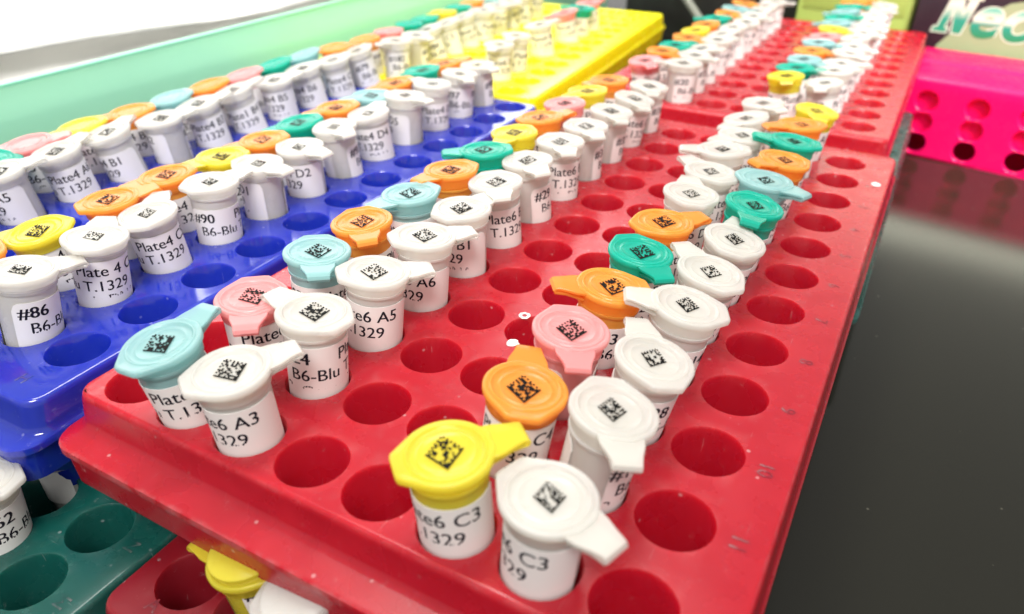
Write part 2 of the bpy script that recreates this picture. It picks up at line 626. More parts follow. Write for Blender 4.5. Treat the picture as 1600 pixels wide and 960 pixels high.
def cap_outline():
    rc = .635
    pts = []
    # circle, replaced on the side away from the hinge by a flat lip
    for k in range(72):
        a = 2 * PI * k / 72
        pts.append((rc * math.cos(a), rc * math.sin(a)))
    lip = [(-.715, .20), (-.715, -.20), (-.695, .25), (-.695, -.25)]
    neck = [(.64, .16), (.64, -.16)]
    allp = sorted(set(pts + lip + neck))
    def cross(o, a, b): return (a[0] - o[0]) * (b[1] - o[1]) - (a[1] - o[1]) * (b[0] - o[0])
    lo, up = [], []
    for q in allp:
        while len(lo) > 1 and cross(lo[-2], lo[-1], q) <= 0: lo.pop()
        lo.append(q)
    for q in reversed(allp):
        while len(up) > 1 and cross(up[-2], up[-1], q) <= 0: up.pop()
        up.append(q)
    h = lo[:-1] + up[:-1]
    return [hull_radius(h, 2 * PI * k / NA) for k in range(NA)]


OUT = cap_outline()


def ring_loop(bm, rad, z, scale_out=None):
    v = []
    for k in range(NA):
        a = 2 * PI * k / NA
        r = rad if scale_out is None else OUT[k] + scale_out
        v.append(bm.verts.new((r * math.cos(a), r * math.sin(a), z)))
    return v


def cap_mesh(mat):
    """local origin: middle of the cap's top"""
    bm = bmesh.new()
    spec = [('c', .53, -.34), ('c', .555, -.325), ('c', .56, -.24), ('c', .57, -.225), ('c', .57, -.19), ('c', .585, -.17), ('c', .585, -.115),
            ('o', -.04, -.11), ('o', -.005, -.10), ('o', .0, -.03), ('o', -.02, -.006), ('o', -.05, 0.0), ('o', -.075, -.012),
            ('c', .545, -.012), ('c', .53, .004), ('c', .51, .004), ('c', .49, -.022), ('c', .47, -.032), ('c', .40, -.034), ('c', .39, -.026), ('c', .375, -.026), ('c', .365, -.034), ('c', .27, -.034)]
    prev = None
    for t, r, z in spec:
        cur = ring_loop(bm, r, z) if t == 'c' else ring_loop(bm, 0, z, r)
        if prev:
            strip(bm, prev, cur)
        else:
            bm.faces.new(cur)
        prev = cur
    bm.faces.new(prev)
    bmesh.ops.recalc_face_normals(bm, faces=bm.faces)
    return to_mesh('cap', bm, mat, smooth=45)


def strap_mesh(mat):
    """folded hinge: runs out from the cap, folds over and comes back to the tube neck"""
    bm = bmesh.new()
    st = [(.50, -.050, .33), (.70, -.045, .30), (.88, -.035, .235), (1.00, -.03, .205), (1.05, -.045, .20), (1.07, -.08, .20), (1.05, -.115, .20),
          (.99, -.125, .19), (.85, -.13, .20), (.52, -.20, .26)]
    th = .055
    rows = []
    for i, (x, z, w) in enumerate(st):
        a, b = st[max(0, i - 1)], st[min(len(st) - 1, i + 1)]
        tx, tz = b[0] - a[0], b[1] - a[1]
        l = math.hypot(tx, tz)
        nx, nz = -tz / l * th / 2, tx / l * th / 2
        rows.append([bm.verts.new(p) for p in ((x + nx, w, z + nz), (x + nx, -w, z + nz), (x - nx, -w, z - nz), (x - nx, w, z - nz))])
    for a, b in zip(rows, rows[1:]):
        strip(bm, a, b)
    bm.faces.new(rows[0])
    bm.faces.new(rows[-1])
    bmesh.ops.recalc_face_normals(bm, faces=bm.faces)
    bmesh.ops.bevel(bm, geom=[e for e in bm.edges if e.is_manifold and e.calc_face_angle(0) > 1.2], offset=.012, segments=1, affect='EDGES')
    return to_mesh('hinge_strap', bm, mat, smooth=40)


def body_mesh(mat):
    """local origin: hole centre at rack height"""
    bm = bmesh.new()
    prev = None
    for r, z in ((.30, -1.5), (.46, -1.0), (.495, 0), (.52, 1.0), (.523, 1.06), (.56, 1.08), (.565, 1.13), (.52, 1.15)):
        cur = [bm.verts.new((r * math.cos(2 * PI * k / 40), r * math.sin(2 * PI * k / 40), z)) for k in range(40)]
        if prev: strip(bm, prev, cur)
        else: bm.faces.new(cur)
        prev = cur
    bm.faces.new(prev)
    bmesh.ops.recalc_face_normals(bm, faces=bm.faces)
    return to_mesh('tube_body', bm, mat, smooth=40)


LAB_R0, LAB_R1 = .512, .535       # label radius at rack height and at its top


def lab_r(z, zt):
    return LAB_R0 + (LAB_R1 - LAB_R0) * max(0, z) / zt


def label_mesh(zt, gap_deg):
    """paper sleeve with rounded corners and a seam; the seam is centred on +x, text starts beyond it"""
    bm = bmesh.new()
    n = 52
    g = math.radians(gap_deg) / 2
    rc = .16
    top, bot, topi = [], [], []
    for k in range(n + 1):
        f = k / n
        f = f ** 1.0
        a = g + (2 * PI - 2 * g) * f
        arc = min((a - g), (2 * PI - g - a)) * .5
        dz = 0 if arc > rc else rc - math.sqrt(max(0, rc * rc - (rc - arc) ** 2))
        z = zt - dz
        top.append(bm.verts.new((lab_r(z, zt) * math.cos(a), lab_r(z, zt) * math.sin(a), z)))
        topi.append(bm.verts.new(((lab_r(z, zt) - .012) * math.cos(a), (lab_r(z, zt) - .012) * math.sin(a), z)))
        bot.append(bm.verts.new((lab_r(-.5, zt) * math.cos(a), lab_r(-.5, zt) * math.sin(a), -.5)))
    strip(bm, bot, top, closed=False)
    strip(bm, top, topi, closed=False)
    bmesh.ops.recalc_face_normals(bm, faces=bm.faces)
    return to_mesh('paper_label', bm, M['paper'], smooth=50)


def wrap_text(lines, zt):
    """lines: (string, size, baseline z, start arc length, bold) printed round the sleeve"""
    V, F = [], []
    for s, size, zb, x0, bold in lines:
        v, f, w = layout(s, size, bold)
        b = len(V)
        for (x, y) in v:
            z = zb + y
            r = lab_r(z, zt) + .006
            a = (x0 + x) / .525
            V.append((r * math.cos(a), r * math.sin(a), z))
        F += [tuple(i + b for i in q) for q in f]
    return raw_mesh('label_text', V, F, M['ink'])


def text_lines(num, plate, well, zt):
    a = .32
    return [('#%d' % num, .33, zt - .32, a, .05), ('%s %s' % (plate, well), .335, zt - .32, a + 1.0, .022),
            ('B6-Blu T.1329', .33, zt - .655, a + .16, .022), ('3: Genomic DNA', .31, zt - .965, a + .02, .022)]


def stretch(x, y, k=1.3):
    # the printed squares come out as slightly long diamonds
    d, e_ = (x + y) / 2 * k, (x - y) / 2
    return (d + e_, d - e_, 0)


def code_mesh(seed, n=12, side=.37):
    """a made-up square of printed modules with a solid L edge (carries no data)"""
    rnd = random.Random(seed)
    V, F = [], []
    q = side / n
    for i in range(n):
        for j in range(n):
            on = i == 0 or j == 0 or (i == n - 1 and j % 2 == 0) or (j == n - 1 and i % 2 == 0) or (0 < i < n - 1 and 0 < j < n - 1 and rnd.random() < .5)
            if on:
                b = len(V)
                x, y = -side / 2 + i * q, -side / 2 + j * q
                V += [stretch(*p_) for p_ in ((x, y), (x + q, y), (x + q, y + q), (x, y + q))]
                F.append((b, b + 1, b + 2, b + 3))
    return raw_mesh('printed_code', V, F, M['code'])


CAP = {k: cap_mesh(M['cap_' + k]) for k in CAPCOL}
STRAP = {k: strap_mesh(M['strap_' + k]) for k in CAPCOL}
BODY = {k: body_mesh(M['body_' + k]) for k in CAPCOL}
LABEL = [(zt, label_mesh(zt, g)) for zt, g in ((.92, 62), (.86, 50), (.98, 70))]
CODE = [code_mesh(100 + i) for i in range(16)]
CAMXY = Vector((6.65, -5.91))
ORD = ['first', 'second', 'third', 'fourth', 'fifth', 'sixth', 'seventh', 'eighth', 'ninth', 'tenth', 'eleventh', 'twelfth']


def sample_tube(x, y, z, lean, color, hinge, label, group, num=90, plate='Plate4', well='A1', turn=None, code=True, seed=0, height=HT, code_scale=1.0, text=True):
    """lean: (dx, dy) of the cap's middle from the hole's middle, in cm"""
    rnd = random.Random(seed * 31 + 5)
    t = empty('sample_tube', (x, y, z))
    # a cap seen farther along the sight line than its hole: mostly a tube that sits higher, the rest is lean
    sx, sy = x - 6.65, y + 5.91
    dist = math.hypot(sx, sy)
    sx, sy = sx / dist, sy / dist
    along = lean[0] * sx + lean[1] * sy
    rise = max(-.22, min(.20, .85 * along * (7.95 - z - height) / dist))
    lean = (lean[0] - .9 * along * sx, lean[1] - .9 * along * sy)
    height = height + rise
    ax = Vector((lean[0], lean[1], height))
    # tilt that carries +z onto the leaning axis
    t.rotation_mode = 'QUATERNION'
    t.rotation_quaternion = Vector((0, 0, 1)).rotation_difference(ax)
    tag(t, label, 'sample tube', group)
    mesh_obj('tube_body', BODY[color], t)
    h = ax.length
    cap = mesh_obj('cap', CAP[color], t, (0, 0, h), math.radians(hinge))
    mesh_obj('hinge_strap', STRAP[color], cap)
    view = math.atan2(CAMXY.y - y, CAMXY.x - x)
    if code:
        # local corner of the L is at (-,-), i.e. at angle -135 deg
        pc = mesh_obj('printed_code', CODE[seed % len(CODE)], cap, (rnd.uniform(-.03, .03), rnd.uniform(-.03, .03), -.022), view + math.radians(135) - math.radians(hinge) + rnd.uniform(-.15, .15))
        pc.scale = (code_scale, code_scale, 1)
    zt, lm = LABEL[seed % 3]
    if turn is None:
        turn = rnd.choice((150, 200, 150, 205, 245, 100, 20))
    # 'turn': which angle of the sleeve faces the camera
    lab = mesh_obj('paper_label', lm, t, (0, 0, 0), view - math.radians(turn))
    if text:
        mesh_obj('label_text', wrap_text(text_lines(num, plate, well, zt), zt), lab)
    return t
TUBES = {
  'F0': {0: ('b', -0.07, -0.112, 91), 1: ('p', 0.039, -0.026, -50), 2: ('b', -0.087, 0.147, -47), 3: ('o', -0.16, 0.078, -45), 4: ('b', -0.156, 0.141, -106), 5: ('o', -0.16, 0.2, -105), 6: ('t', -0.16, 0.2, -143), 7: ('y', -0.16, 0.2, -85), 8: ('o', -0.16, 0.2, 55), 9: ('p', -0.16, 0.2, -76), 10: ('y', -0.133, 0.2, -107), 11: ('o', -0.071, 0.2, -114)},
  'F1': {0: ('w', 0.028, -0.097, 59), 1: ('w', 0.007, 0.077, 175), 2: ('w', 0.027, 0.094, 48), 3: ('w', -0.022, 0.137, 52), 4: ('w', -0.062, 0.085, 77), 5: ('w', -0.141, 0.118, -52), 6: ('w', -0.144, 0.118, -42), 7: ('w', -0.092, 0.2, -53), 8: ('w', -0.061, 0.145, -47), 9: ('w', -0.001, 0.2, -51), 10: ('w', 0.071, 0.2, -52), 11: ('w', 0.003, 0.2, -64)},
  'F4': {0: ('y', -0.055, -0.023, 48), 1: ('o', 0.107, 0.038, 115), 2: ('p', 0.052, 0.12, -59), 3: ('o', 0.078, 0.137, -143), 4: ('t', 0.059, 0.091, -45), 5: ('o', 0.017, 0.032, 51), 6: ('w', 0.044, 0.156, 110), 7: ('w', 0.041, 0.124, 145), 8: ('w', -0.078, 0.2, -161), 9: ('w', 0.02, 0.05, -120), 10: ('w', -0.153, 0.051, -113), 11: ('w', -0.105, 0.2, -48)},
  'F5': {0: ('w', 0.072, -0.049, -17), 1: ('w', 0.106, 0.148, -58), 2: ('w', 0.159, 0.043, 127), 3: ('w', 0.127, 0.158, -156), 4: ('w', 0.133, 0.028, 142), 5: ('w', 0.16, -0.012, 98), 6: ('t', 0.114, 0.2, -82), 7: ('b', 0.041, 0.2, -19), 8: ('o', 0.101, 0.2, -122), 9: ('t', 0.058, 0.2, -164), 10: ('o', -0.024, 0.2, -141), 11: ('y', 0.09, 0.2, -76)},
  'R0': {0: ('p', -0.054, -0.152, -56), 1: ('o', -0.016, 0.022, -44), 2: ('t', 0.054, -0.191, 55), 3: ('o', 0.041, -0.131, -35), 4: ('y', -0.054, -0.128, -107), 5: ('o', -0.04, -0.187, -108), 6: ('t', -0.035, -0.07, -160), 7: ('o', 0.07, -0.172, -45), 8: ('b', 0.067, -0.162, 4), 9: ('o', 0.099, -0.06, 3)},
  'R1': {0: ('w', -0.003, 0.081, -158), 1: ('w', 0.0, 0.0, -23), 2: ('w', -0.079, -0.2, -23), 3: ('w', 0.0, 0.0, 51), 4: ('w', -0.12, -0.2, -95), 5: ('w', -0.075, -0.129, -72), 6: ('w', 0.076, -0.2, -108), 7: ('w', 0.025, -0.2, -19), 8: ('w', -0.055, -0.2, -62), 9: ('w', -0.062, -0.2, -63), 10: ('w', 0.02, -0.2, -8)},
  'R4': {0: ('y', -0.109, 0.136, -77), 1: ('t', -0.058, 0.029, -15), 2: ('b', -0.043, -0.03, -45), 3: ('o', -0.028, -0.008, -11), 4: ('b', -0.054, 0.077, -31), 5: ('p', -0.04, 0.001, -129), 6: ('y', 0.007, 0.116, -39), 7: ('b', -0.09, 0.2, -148), 8: ('t', -0.12, 0.117, -18), 9: ('b', -0.12, 0.2, -147), 10: ('t', -0.12, 0.2, -29), 11: ('o', -0.081, 0.2, 17)},
  'R5': {0: ('w', -0.078, -0.039, -88), 1: ('w', -0.034, 0.2, 47), 2: ('w', 0.0, 0.0, 14), 3: ('w', -0.012, 0.2, -48), 4: ('w', 0.0, 0.0, -32), 5: ('w', -0.119, 0.2, -80), 6: ('w', -0.014, -0.001, -33), 7: ('w', 0.0, 0.0, -41), 8: ('w', -0.01, -0.2, -51), 9: ('w', -0.053, -0.079, -58), 10: ('w', -0.045, 0.054, -40), 11: ('w', 0.038, 0.2, -61)},
  'B5': {0: ('w', 0.087, 0.081, 69), 1: ('w', 0.079, 0.052, 131), 2: ('w', 0.071, -0.156, 122), 3: ('w', -0.045, 0.071, 83), 4: ('w', 0.027, -0.049, -4), 5: ('w', 0.086, -0.145, -8), 6: ('w', -0.1, -0.029, -28), 7: ('w', -0.057, -0.099, 104), 8: ('w', -0.12, 0.2, -10), 9: ('w', -0.12, 0.2, 162), 10: ('w', -0.049, 0.2, -41), 11: ('w', -0.088, 0.061, -25)},
  'B4': {0: ('o', 0.0, 0.0, -60), 1: ('y', 0.102, -0.2, -140), 2: ('o', 0.037, -0.084, 65), 3: ('o', -0.017, -0.074, -111), 4: ('y', 0.112, -0.096, -106), 5: ('o', 0.12, -0.179, -118), 6: ('t', 0.005, -0.176, -123), 7: ('o', 0.007, -0.104, -118), 8: ('b', 0.119, -0.147, -116), 9: ('o', -0.037, -0.138, -118), 10: ('t', -0.12, 0.019, -103), 11: ('o', -0.031, -0.167, 47)},
  'B1': {1: ('w', 0.0, 0.0, -23), 2: ('w', 0.099, -0.186, 65), 3: ('w', 0.035, -0.2, 97), 4: ('w', -0.057, -0.185, 105), 5: ('w', 0.12, -0.2, 65), 6: ('w', -0.006, -0.2, 67), 7: ('w', -0.12, -0.2, 69), 8: ('w', 0.062, -0.2, 67), 9: ('w', -0.09, -0.155, -115), 10: ('w', -0.023, -0.2, -112), 11: ('w', -0.111, -0.2, -96)},
  'B0': {1: ('t', 0.0, 0.0, -23), 2: ('t', 0.12, 0.193, -136), 3: ('p', 0.12, -0.193, 51), 4: ('y', 0.077, -0.2, -111), 5: ('o', 0.12, -0.2, -121), 6: ('b', 0.029, -0.2, -104), 7: ('o', -0.023, -0.2, -123), 8: ('p', -0.044, -0.2, -113), 9: ('t', -0.085, -0.2, -97), 10: ('b', -0.12, -0.2, -106), 11: ('o', 0.057, -0.2, 51)},
  'Y1': {0: ('w', -0.12, 0.2, -100), 1: ('w', 0.0, 0.0, -23), 2: ('w', -0.12, -0.2, -82), 3: ('w', -0.12, -0.2, -91), 4: ('w', -0.12, -0.2, -82), 5: ('w', 0.0, 0.0, 5), 6: ('w', 0.0, 0.0, 42), 7: ('w', 0.0, 0.0, -41), 8: ('w', 0.0, 0.0, -4), 9: ('w', 0.0, 0.0, 33)},
  'Y0': {0: ('o', -0.1, -0.039, -76), 1: ('p', -0.117, 0.114, -99), 2: ('t', -0.12, 0.2, 93), 3: ('t', -0.12, 0.056, -108), 4: ('y', -0.12, 0.2, -101), 5: ('t', -0.12, 0.2, -103), 6: ('o', -0.12, 0.025, -108), 7: ('b', 0.0, 0.0, -41), 8: ('p', 0.0, 0.0, -4)},
  'Y5': {1: ('w', 0.004, 0.013, -82), 2: ('w', -0.032, 0.2, -83), 4: ('w', -0.068, -0.2, 52), 6: ('p', -0.102, -0.2, -131), 7: ('t', 0.12, -0.2, -152), 8: ('p', -0.006, -0.2, 65)},
}

ROWNAME = {
    'F0': ('left coloured line of near red rack', 'tubes in the near red rack'),
    'F1': ('left white line of near red rack', 'tubes in the near red rack'),
    'F4': ('right coloured line of near red rack', 'tubes in the near red rack'),
    'F5': ('outer right line of near red rack', 'tubes in the near red rack'),
    'R0': ('left coloured line of far red rack', 'tubes in the far red rack'),
    'R1': ('left white line of far red rack', 'tubes in the far red rack'),
    'R4': ('right coloured line of far red rack', 'tubes in the far red rack'),
    'R5': ('outer right line of far red rack', 'tubes in the far red rack'),
    'B5': ('right white line of blue rack', 'tubes in the blue rack'),
    'B4': ('right coloured line of blue rack', 'tubes in the blue rack'),
    'B1': ('left white line of blue rack', 'tubes in the blue rack'),
    'B0': ('outer coloured line of blue rack', 'tubes in the blue rack'),
    'Y1': ('left white line of yellow rack', 'tubes in the yellow rack'),
    'Y0': ('outer coloured line of yellow rack', 'tubes in the yellow rack'),
    'Y5': ('sparse right line of yellow rack', 'tubes in the yellow rack'),
}
COLIDX = {'F0': -2, 'F1': -1, 'F4': 2, 'F5': 3, 'R0': -2, 'R1': -1, 'R4': 2, 'R5': 3, 'B5': -1, 'B4': -2, 'B1': -5, 'B0': -6,
          'Y1': -4, 'Y0': -5, 'Y5': -1}
# what the photograph shows on the sleeves: (number, plate, well, sleeve angle towards the camera)
SHOWN = {
    ('F0', 0): (12, 'Plate6', 'A1', 205), ('F0', 1): (13, 'Plate6', 'A2', 180), ('F1', 0): (23, 'Plate6', 'A3', 262),
    ('F1', 1): (24, 'Plate6', 'A4', 108), ('F1', 2): (25, 'Plate6', 'A5', 245), ('F1', 3): (26, 'Plate6', 'A6', 262),
    ('F1', 4): (27, 'Plate6', 'B1', 262), ('F1', 5): (28, 'Plate6', 'B2', 180), ('F1', 6): (29, 'Plate6', 'B3', 20),
    ('F1', 7): (30, 'Plate6', 'B4', 178), ('F1', 8): (31, 'Plate6', 'B5', 0), ('F1', 9): (32, 'Plate6', 'B6', 5),
    ('F1', 10): (33, 'Plate6', 'C1', 180), ('F1', 11): (34, 'Plate6', 'C2', 10),
    ('F4', 0): (35, 'Plate6', 'C3', 245), ('F5', 0): (36, 'Plate6', 'C3', 280), ('F4', 1): (37, 'Plate6', 'C4', 225), ('F4', 2): (38, 'Plate6', 'C5', 330),
    ('F4', 3): (13, 'Plate6', 'C6', 60), ('F5', 1): (16, 'Plate6', 'D1', 20), ('F5', 2): (28, 'Plate6', 'D2', 40),
    ('B5', 0): (86, 'Plate 4', 'C3', 62), ('B5', 1): (87, 'Plate 4', 'C4', 205), ('B5', 2): (88, 'Plate4', 'C5', 200), ('B5', 3): (90, 'Plate4', 'C6', 100),
    ('B5', 4): (91, 'Plate4', 'D1', 325), ('B5', 5): (92, 'Plate4', 'D2', 272), ('B5', 6): (93, 'Plate4', 'D3', 5),
    ('B5', 7): (94, 'Plate4', 'D4', 230), ('B5', 8): (95, 'Plate4', 'D5', 318), ('B5', 9): (96, 'Plate4', 'D6', 190), ('B5', 10): (97, 'Plate4', 'D7', 90),
    ('B5', 11): (98, 'Plate4', 'D8', 10),
    ('B1', 2): (70, 'Plate4', 'A5', 288), ('B1', 3): (71, 'Plate4', 'A6', 205), ('B1', 4): (72, 'Plate4', 'B1', 278), ('B1', 5): (73, 'Plate4', 'B2', 330),
    ('B1', 6): (74, 'Plate4', 'B3', 210), ('B1', 7): (75, 'Plate1', 'B4', 215), ('B1', 8): (76, 'Plate4', 'B5', 250), ('B1', 9): (77, 'Plate4', 'B6', 250),
    ('B1', 10): (78, 'Plate4', 'C1', 200), ('B1', 11): (79, 'Plate4', 'C2', 60),
    ('Y1', 0): (182, 'Plate4', 'C3', 75), ('Y1', 1): (183, 'Plate4', 'C4', 10), ('Y1', 2): (184, 'PlateB', 'C5', 75), ('Y1', 3): (185, 'Plate4', 'C5', 260),
    ('R1', 0): (20, 'Plate6', 'E1', 60), ('R1', 1): (21, 'Plate6', 'E2', 10), ('R1', 2): (22, 'Plate6', 'E3', 60),
}
NOCODE = {'B0', 'Y0'}
seed = 0
for key, rows in TUBES.items():
    u, v, z, a = FRAMES[key[0]]
    ca, sa = math.cos(a), math.sin(a)
    cu = COLIDX[key] * KP
    where, group = ROWNAME[key]
    for r, (col, lx, ly, hinge) in sorted(rows.items()):
        seed += 1
        x, y = u + ca * cu - sa * r, v + sa * cu + ca * r
        wx, wy = ca * lx - sa * ly, sa * lx + ca * ly
        num, plate, well, turn = SHOWN.get((key, r), (100 + seed, 'Plate6' if key[0] != 'B' else 'Plate4', 'ABCD'[seed % 4] + str(1 + seed % 6), None))
        lab = '%s-capped tube, %s from near end, %s' % (CAPNAME[col], ORD[r], where)
        sample_tube(x * S, y * S, z * S, (wx * S, wy * S), col, hinge + math.degrees(a), lab, group, num, plate, well, turn,
                    code=key not in NOCODE, seed=seed, code_scale=.80 if key in ('F5', 'B5', 'R5') or (key == 'F4' and col == 'w') else .98)


def at_rack(frame, c, r):
    u, v, z, a = frame
    return ((u + math.cos(a) * c * KP - math.sin(a) * r) * S, (v + math.sin(a) * c * KP + math.cos(a) * r) * S, z * S)


# tubes in the racks below, just showing under the overhang
low = 'tubes in the racks underneath'
for i, (u_, v_, col, lean, hinge, num, turn, lb, hh) in enumerate([
        (-3.46, -1.47, 'w', (-.18, .14), 200, 62, 62, 'white-capped tube in the shaded teal rack at the lower left edge', 1.15),
        (-3.80, -.42, 'w', (.02, -.02), 170, 63, 330, 'white-capped tube behind the lower left one, under the blue rack', 1.05),
        (-.36, -.60, 'y', (-.16, -.02), 186, 11, 60, 'mustard yellow-capped tube under the overhang of the near red rack', .90),
        (.45, -.66, 'w', (-.26, -.06), 60, 19, 20, 'white-capped tube under the red overhang, right of the mustard one', .95)]):
    sample_tube(u_ * S, v_ * S, ZL * S, lean, col, hinge, lb, low, num, 'Plate2', 'A%d' % (i + 1), turn, code=False, seed=400 + i, height=hh)

for bx, by, br, ring, sd in ((0.955, .57, .115, False, 1), (0.70, 2.67, .075, False, 2), (0.54, 3.27, .075, True, 3), (3.87, 10.15, .085, False, 4)):
    blot(eF, bx * S + 3 * KP * S, by * S, br * S, ring, sd)

# ------------------------------------------------------------------ bench
ZB = -3.06 * S
bm = rounded_box_bm(-120, 120, -60, 150, ZB - 4, ZB, .2)
tag(mesh_obj('bench_surface', to_mesh('bench_surface', bm, M['bench'], smooth=40)), kind='structure')

# fine scratches on the bench
def scratch(pts, w=.018):
    bm = bmesh.new()
    L_ = []
    for i, (x, y) in enumerate(pts):
        a, b = pts[max(0, i - 1)], pts[min(len(pts) - 1, i + 1)]
        tx, ty = b[0] - a[0], b[1] - a[1]
        l = math.hypot(tx, ty)
        nx, ny = -ty / l * w / 2, tx / l * w / 2
        L_.append((bm.verts.new((x + nx, y + ny, 0)), bm.verts.new((x - nx, y - ny, 0))))
    for p, q in zip(L_, L_[1:]):
        bm.faces.new((p[0], q[0], q[1], p[1]))
    return bm


# ------------------------------------------------------------------ hot pink rack standing on the bench
def pink_rack():
    e = empty('tube_rack', (4.0 * S, 21.85 * S, ZB), math.radians(-9.7))
    tag(e, 'hot pink rack with round holes in its upright side, on the bench at right', 'tube rack', 'racks on the bench')
    Wd, D, Hh = 11.5, 6.6, 3.78
    x0 = -2.2
    R = .49
    px, pz = 2.20, 1.02
    # front panel with wells through it
    bm = bmesh.new()
    n = 24
    vc = {}
    def V(x, y, z):
        k = (round(x, 3), round(y, 3), round(z, 3))
        if k not in vc: vc[k] = bm.verts.new((x, y, z))
        return vc[k]
    hx, hz = px / 2, pz / 2
    corners = [math.atan2(b * hz, a * hx) % (2 * PI) for a in (1, -1) for b in (1, -1)]
    angs = sorted(set([round(2 * PI * k / n + .01, 5) for k in range(n)] + corners))
    rows_z = (.66, 1.68, 2.70)
    ncol = 5
    for i in range(ncol):
        for j, zc in enumerate(rows_z):
            cx = .55 + (i - 1) * px
            rings = [[], [], [], []]
            for a in angs:
                c, s = math.cos(a), math.sin(a)
                t = min(hx / abs(c) if abs(c) > 1e-9 else 1e9, hz / abs(s) if abs(s) > 1e-9 else 1e9)
                rings[0].append(V(cx + t * c, 0, zc + t * s))
                rings[1].append(bm.verts.new((cx + (R + .05) * c, 0, zc + (R + .05) * s)))
                rings[2].append(bm.verts.new((cx + R * c, .05, zc + R * s)))
                rings[3].append(bm.verts.new((cx + R * c, (.30 if j == 0 else .26), zc + R * s)))
            for a_, b_ in zip(rings, rings[1:]):
                strip(bm, a_, b_)
    xa, xb = .55 - px - hx, .55 + 3 * px + hx
    za, zb = rows_z[0] - hz, rows_z[-1] + hz
    def q(x0_, x1_, z0_, z1_):
        bm.faces.new([bm.verts.new(p) for p in ((x0_, 0, z0_), (x1_, 0, z0_), (x1_, 0, z1_), (x0_, 0, z1_))])
    q(xa, xb, 0, za)
    q(xa, xb, zb, Hh - .2)
    # rounded shoulder, top with a raised step, back
    prof = [(0, Hh - .2), (.03, Hh - .1), (.10, Hh - .03), (.2, Hh), (3.3, Hh), (3.36, Hh + .02), (3.42, Hh + .10), (3.5, Hh + .12), (D - .1, Hh + .12), (D, Hh), (D, 0)]
    prev = None
    for y, z in prof:
        cur = [bm.verts.new((xa, y, z)), bm.verts.new((xb, y, z))]
        if prev: strip(bm, prev, cur, closed=False)
        prev = cur
    for x in (xa, xb):
        bm.faces.new([bm.verts.new((x, y, z)) for y, z in [(0, 0)] + prof])
    bmesh.ops.remove_doubles(bm, verts=bm.verts, dist=.002)
    bmesh.ops.recalc_face_normals(bm, faces=bm.faces)
    mesh_obj('rack_shell', to_mesh('rack_shell', bm, M['pink'], smooth=40), e)
    bm = rounded_box_bm(xa + .05, xb - .05, .40, .46, 1.10, Hh - .3, 0)
    mesh_obj('inner_wall', to_mesh('inner_wall', bm, M['pink']), e)


pink_rack()

# ------------------------------------------------------------------ cartons at the back
def curve_mesh(c, name):
    o = bpy.data.objects.new(name, c)
    COL.objects.link(o)
    dg = bpy.context.evaluated_depsgraph_get()
    me = bpy.data.meshes.new_from_object(o.evaluated_get(dg))
    bpy.data.objects.remove(o)
    bpy.data.curves.remove(c)
    return me


SLAB_N = [(0, 0), (.98, 0), (.98, .24), (.74, .24), (.74, 1.55), (1.40, 0), (2.0, 0), (2.0, 2.06), (2.25, 2.06), (2.25, 2.3), (1.28, 2.3), (1.28, 2.06),
          (1.54, 2.06), (1.54, .92), (.90, 2.3), (0, 2.3), (0, 2.06), (.25, 2.06), (.25, .24), (0, .24)]


def carton():
    e = empty('carton', (3.25 * S, 26.6 * S, ZB), math.radians(-10.5))
    tag(e, 'dark carton behind the hot pink rack, printed with large green lettering Neo', 'carton')
    W_, D_, H_ = 13.0, 14.0, 7.5
    bm = rounded_box_bm(0, W_, 0, D_, 0, H_, .06, 2)
    mesh_obj('box', to_mesh('box', bm, M['box_dark'], smooth=40), e)
    V = [(1.45, -.004, 3.9), (2.1, -.004, 4.75), (3.3, -.004, 5.6), (4.3, -.004, 6.35), (5.6, -.004, 6.7), (W_ - .1, -.004, 6.9), (W_ - .1, -.004, .1), (1.45, -.004, .1)]
    mesh_obj('printed_shape', raw_mesh('printed_shape', V, [tuple(range(len(V)))], M['box_green']), e)
    for nm, ofs, dy, mt in (('letter_outline', .07, -.012, 'letter_edge'), ('printed_letter', .0, -.022, 'letters')):
        c = bpy.data.curves.new(nm, 'CURVE')
        c.dimensions = '2D'
        c.fill_mode = 'BOTH'
        c.offset = ofs
        sp = c.splines.new('POLY')
        sp.points.add(len(SLAB_N) - 1)
        for p_, (x, y) in zip(sp.points, reversed(SLAB_N)):
            p_.co = (.70 * x + .2 * y, .86 * y, 0, 1)
        sp.use_cyclic_u = True
        parts = [(curve_mesh(c, nm), 1.02)]
        for ch, x in (('e', 2.62), ('o', 4.12)):
            c = bpy.data.curves.new(nm, 'FONT')
            c.body = ch
            c.size = 3.0
            c.shear = .22
            c.offset = ofs + .07
            c.fill_mode = 'BOTH'
            parts.append((curve_mesh(c, nm), x))
        for me, x in parts:
            me.materials.clear()
            me.materials.append(M[mt])
            ob = mesh_obj(nm, me, e, (x, dy, 4.62))
            ob.rotation_euler = (PI / 2, 0, 0)


carton()

e = empty('carton', (-.75 * S, 27.2 * S, ZB), math.radians(-4))
tag(e, 'olive green carton at the back, between the black case and the lettered carton', 'carton')
mesh_obj('box', to_mesh('box', rounded_box_bm(0, 6.25, 0, 9, 0, 7.4, .15, 3), M['olive'], smooth=40), e)
mesh_obj('lid_flap', to_mesh('lid_flap', rounded_box_bm(.3, 5.9, -.06, -.004, 5.0, 7.2, .02), M['olive'], smooth=40), e)

# ------------------------------------------------------------------ dark equipment at the back, with a rod
e = empty('equipment_case', (-9 * S, 31 * S, ZB), 0)
tag(e, 'black equipment case at the back, behind the yellow rack', 'equipment')
mesh_obj('case', to_mesh('case', rounded_box_bm(0, 20, 0, 8, 0, 9.5, .3), M['black'], smooth=40), e)
mesh_obj('front_plate', to_mesh('front_plate', rounded_box_bm(1.2, 18.8, -.15, .1, 1, 9, .1), M['black'], smooth=40), e)


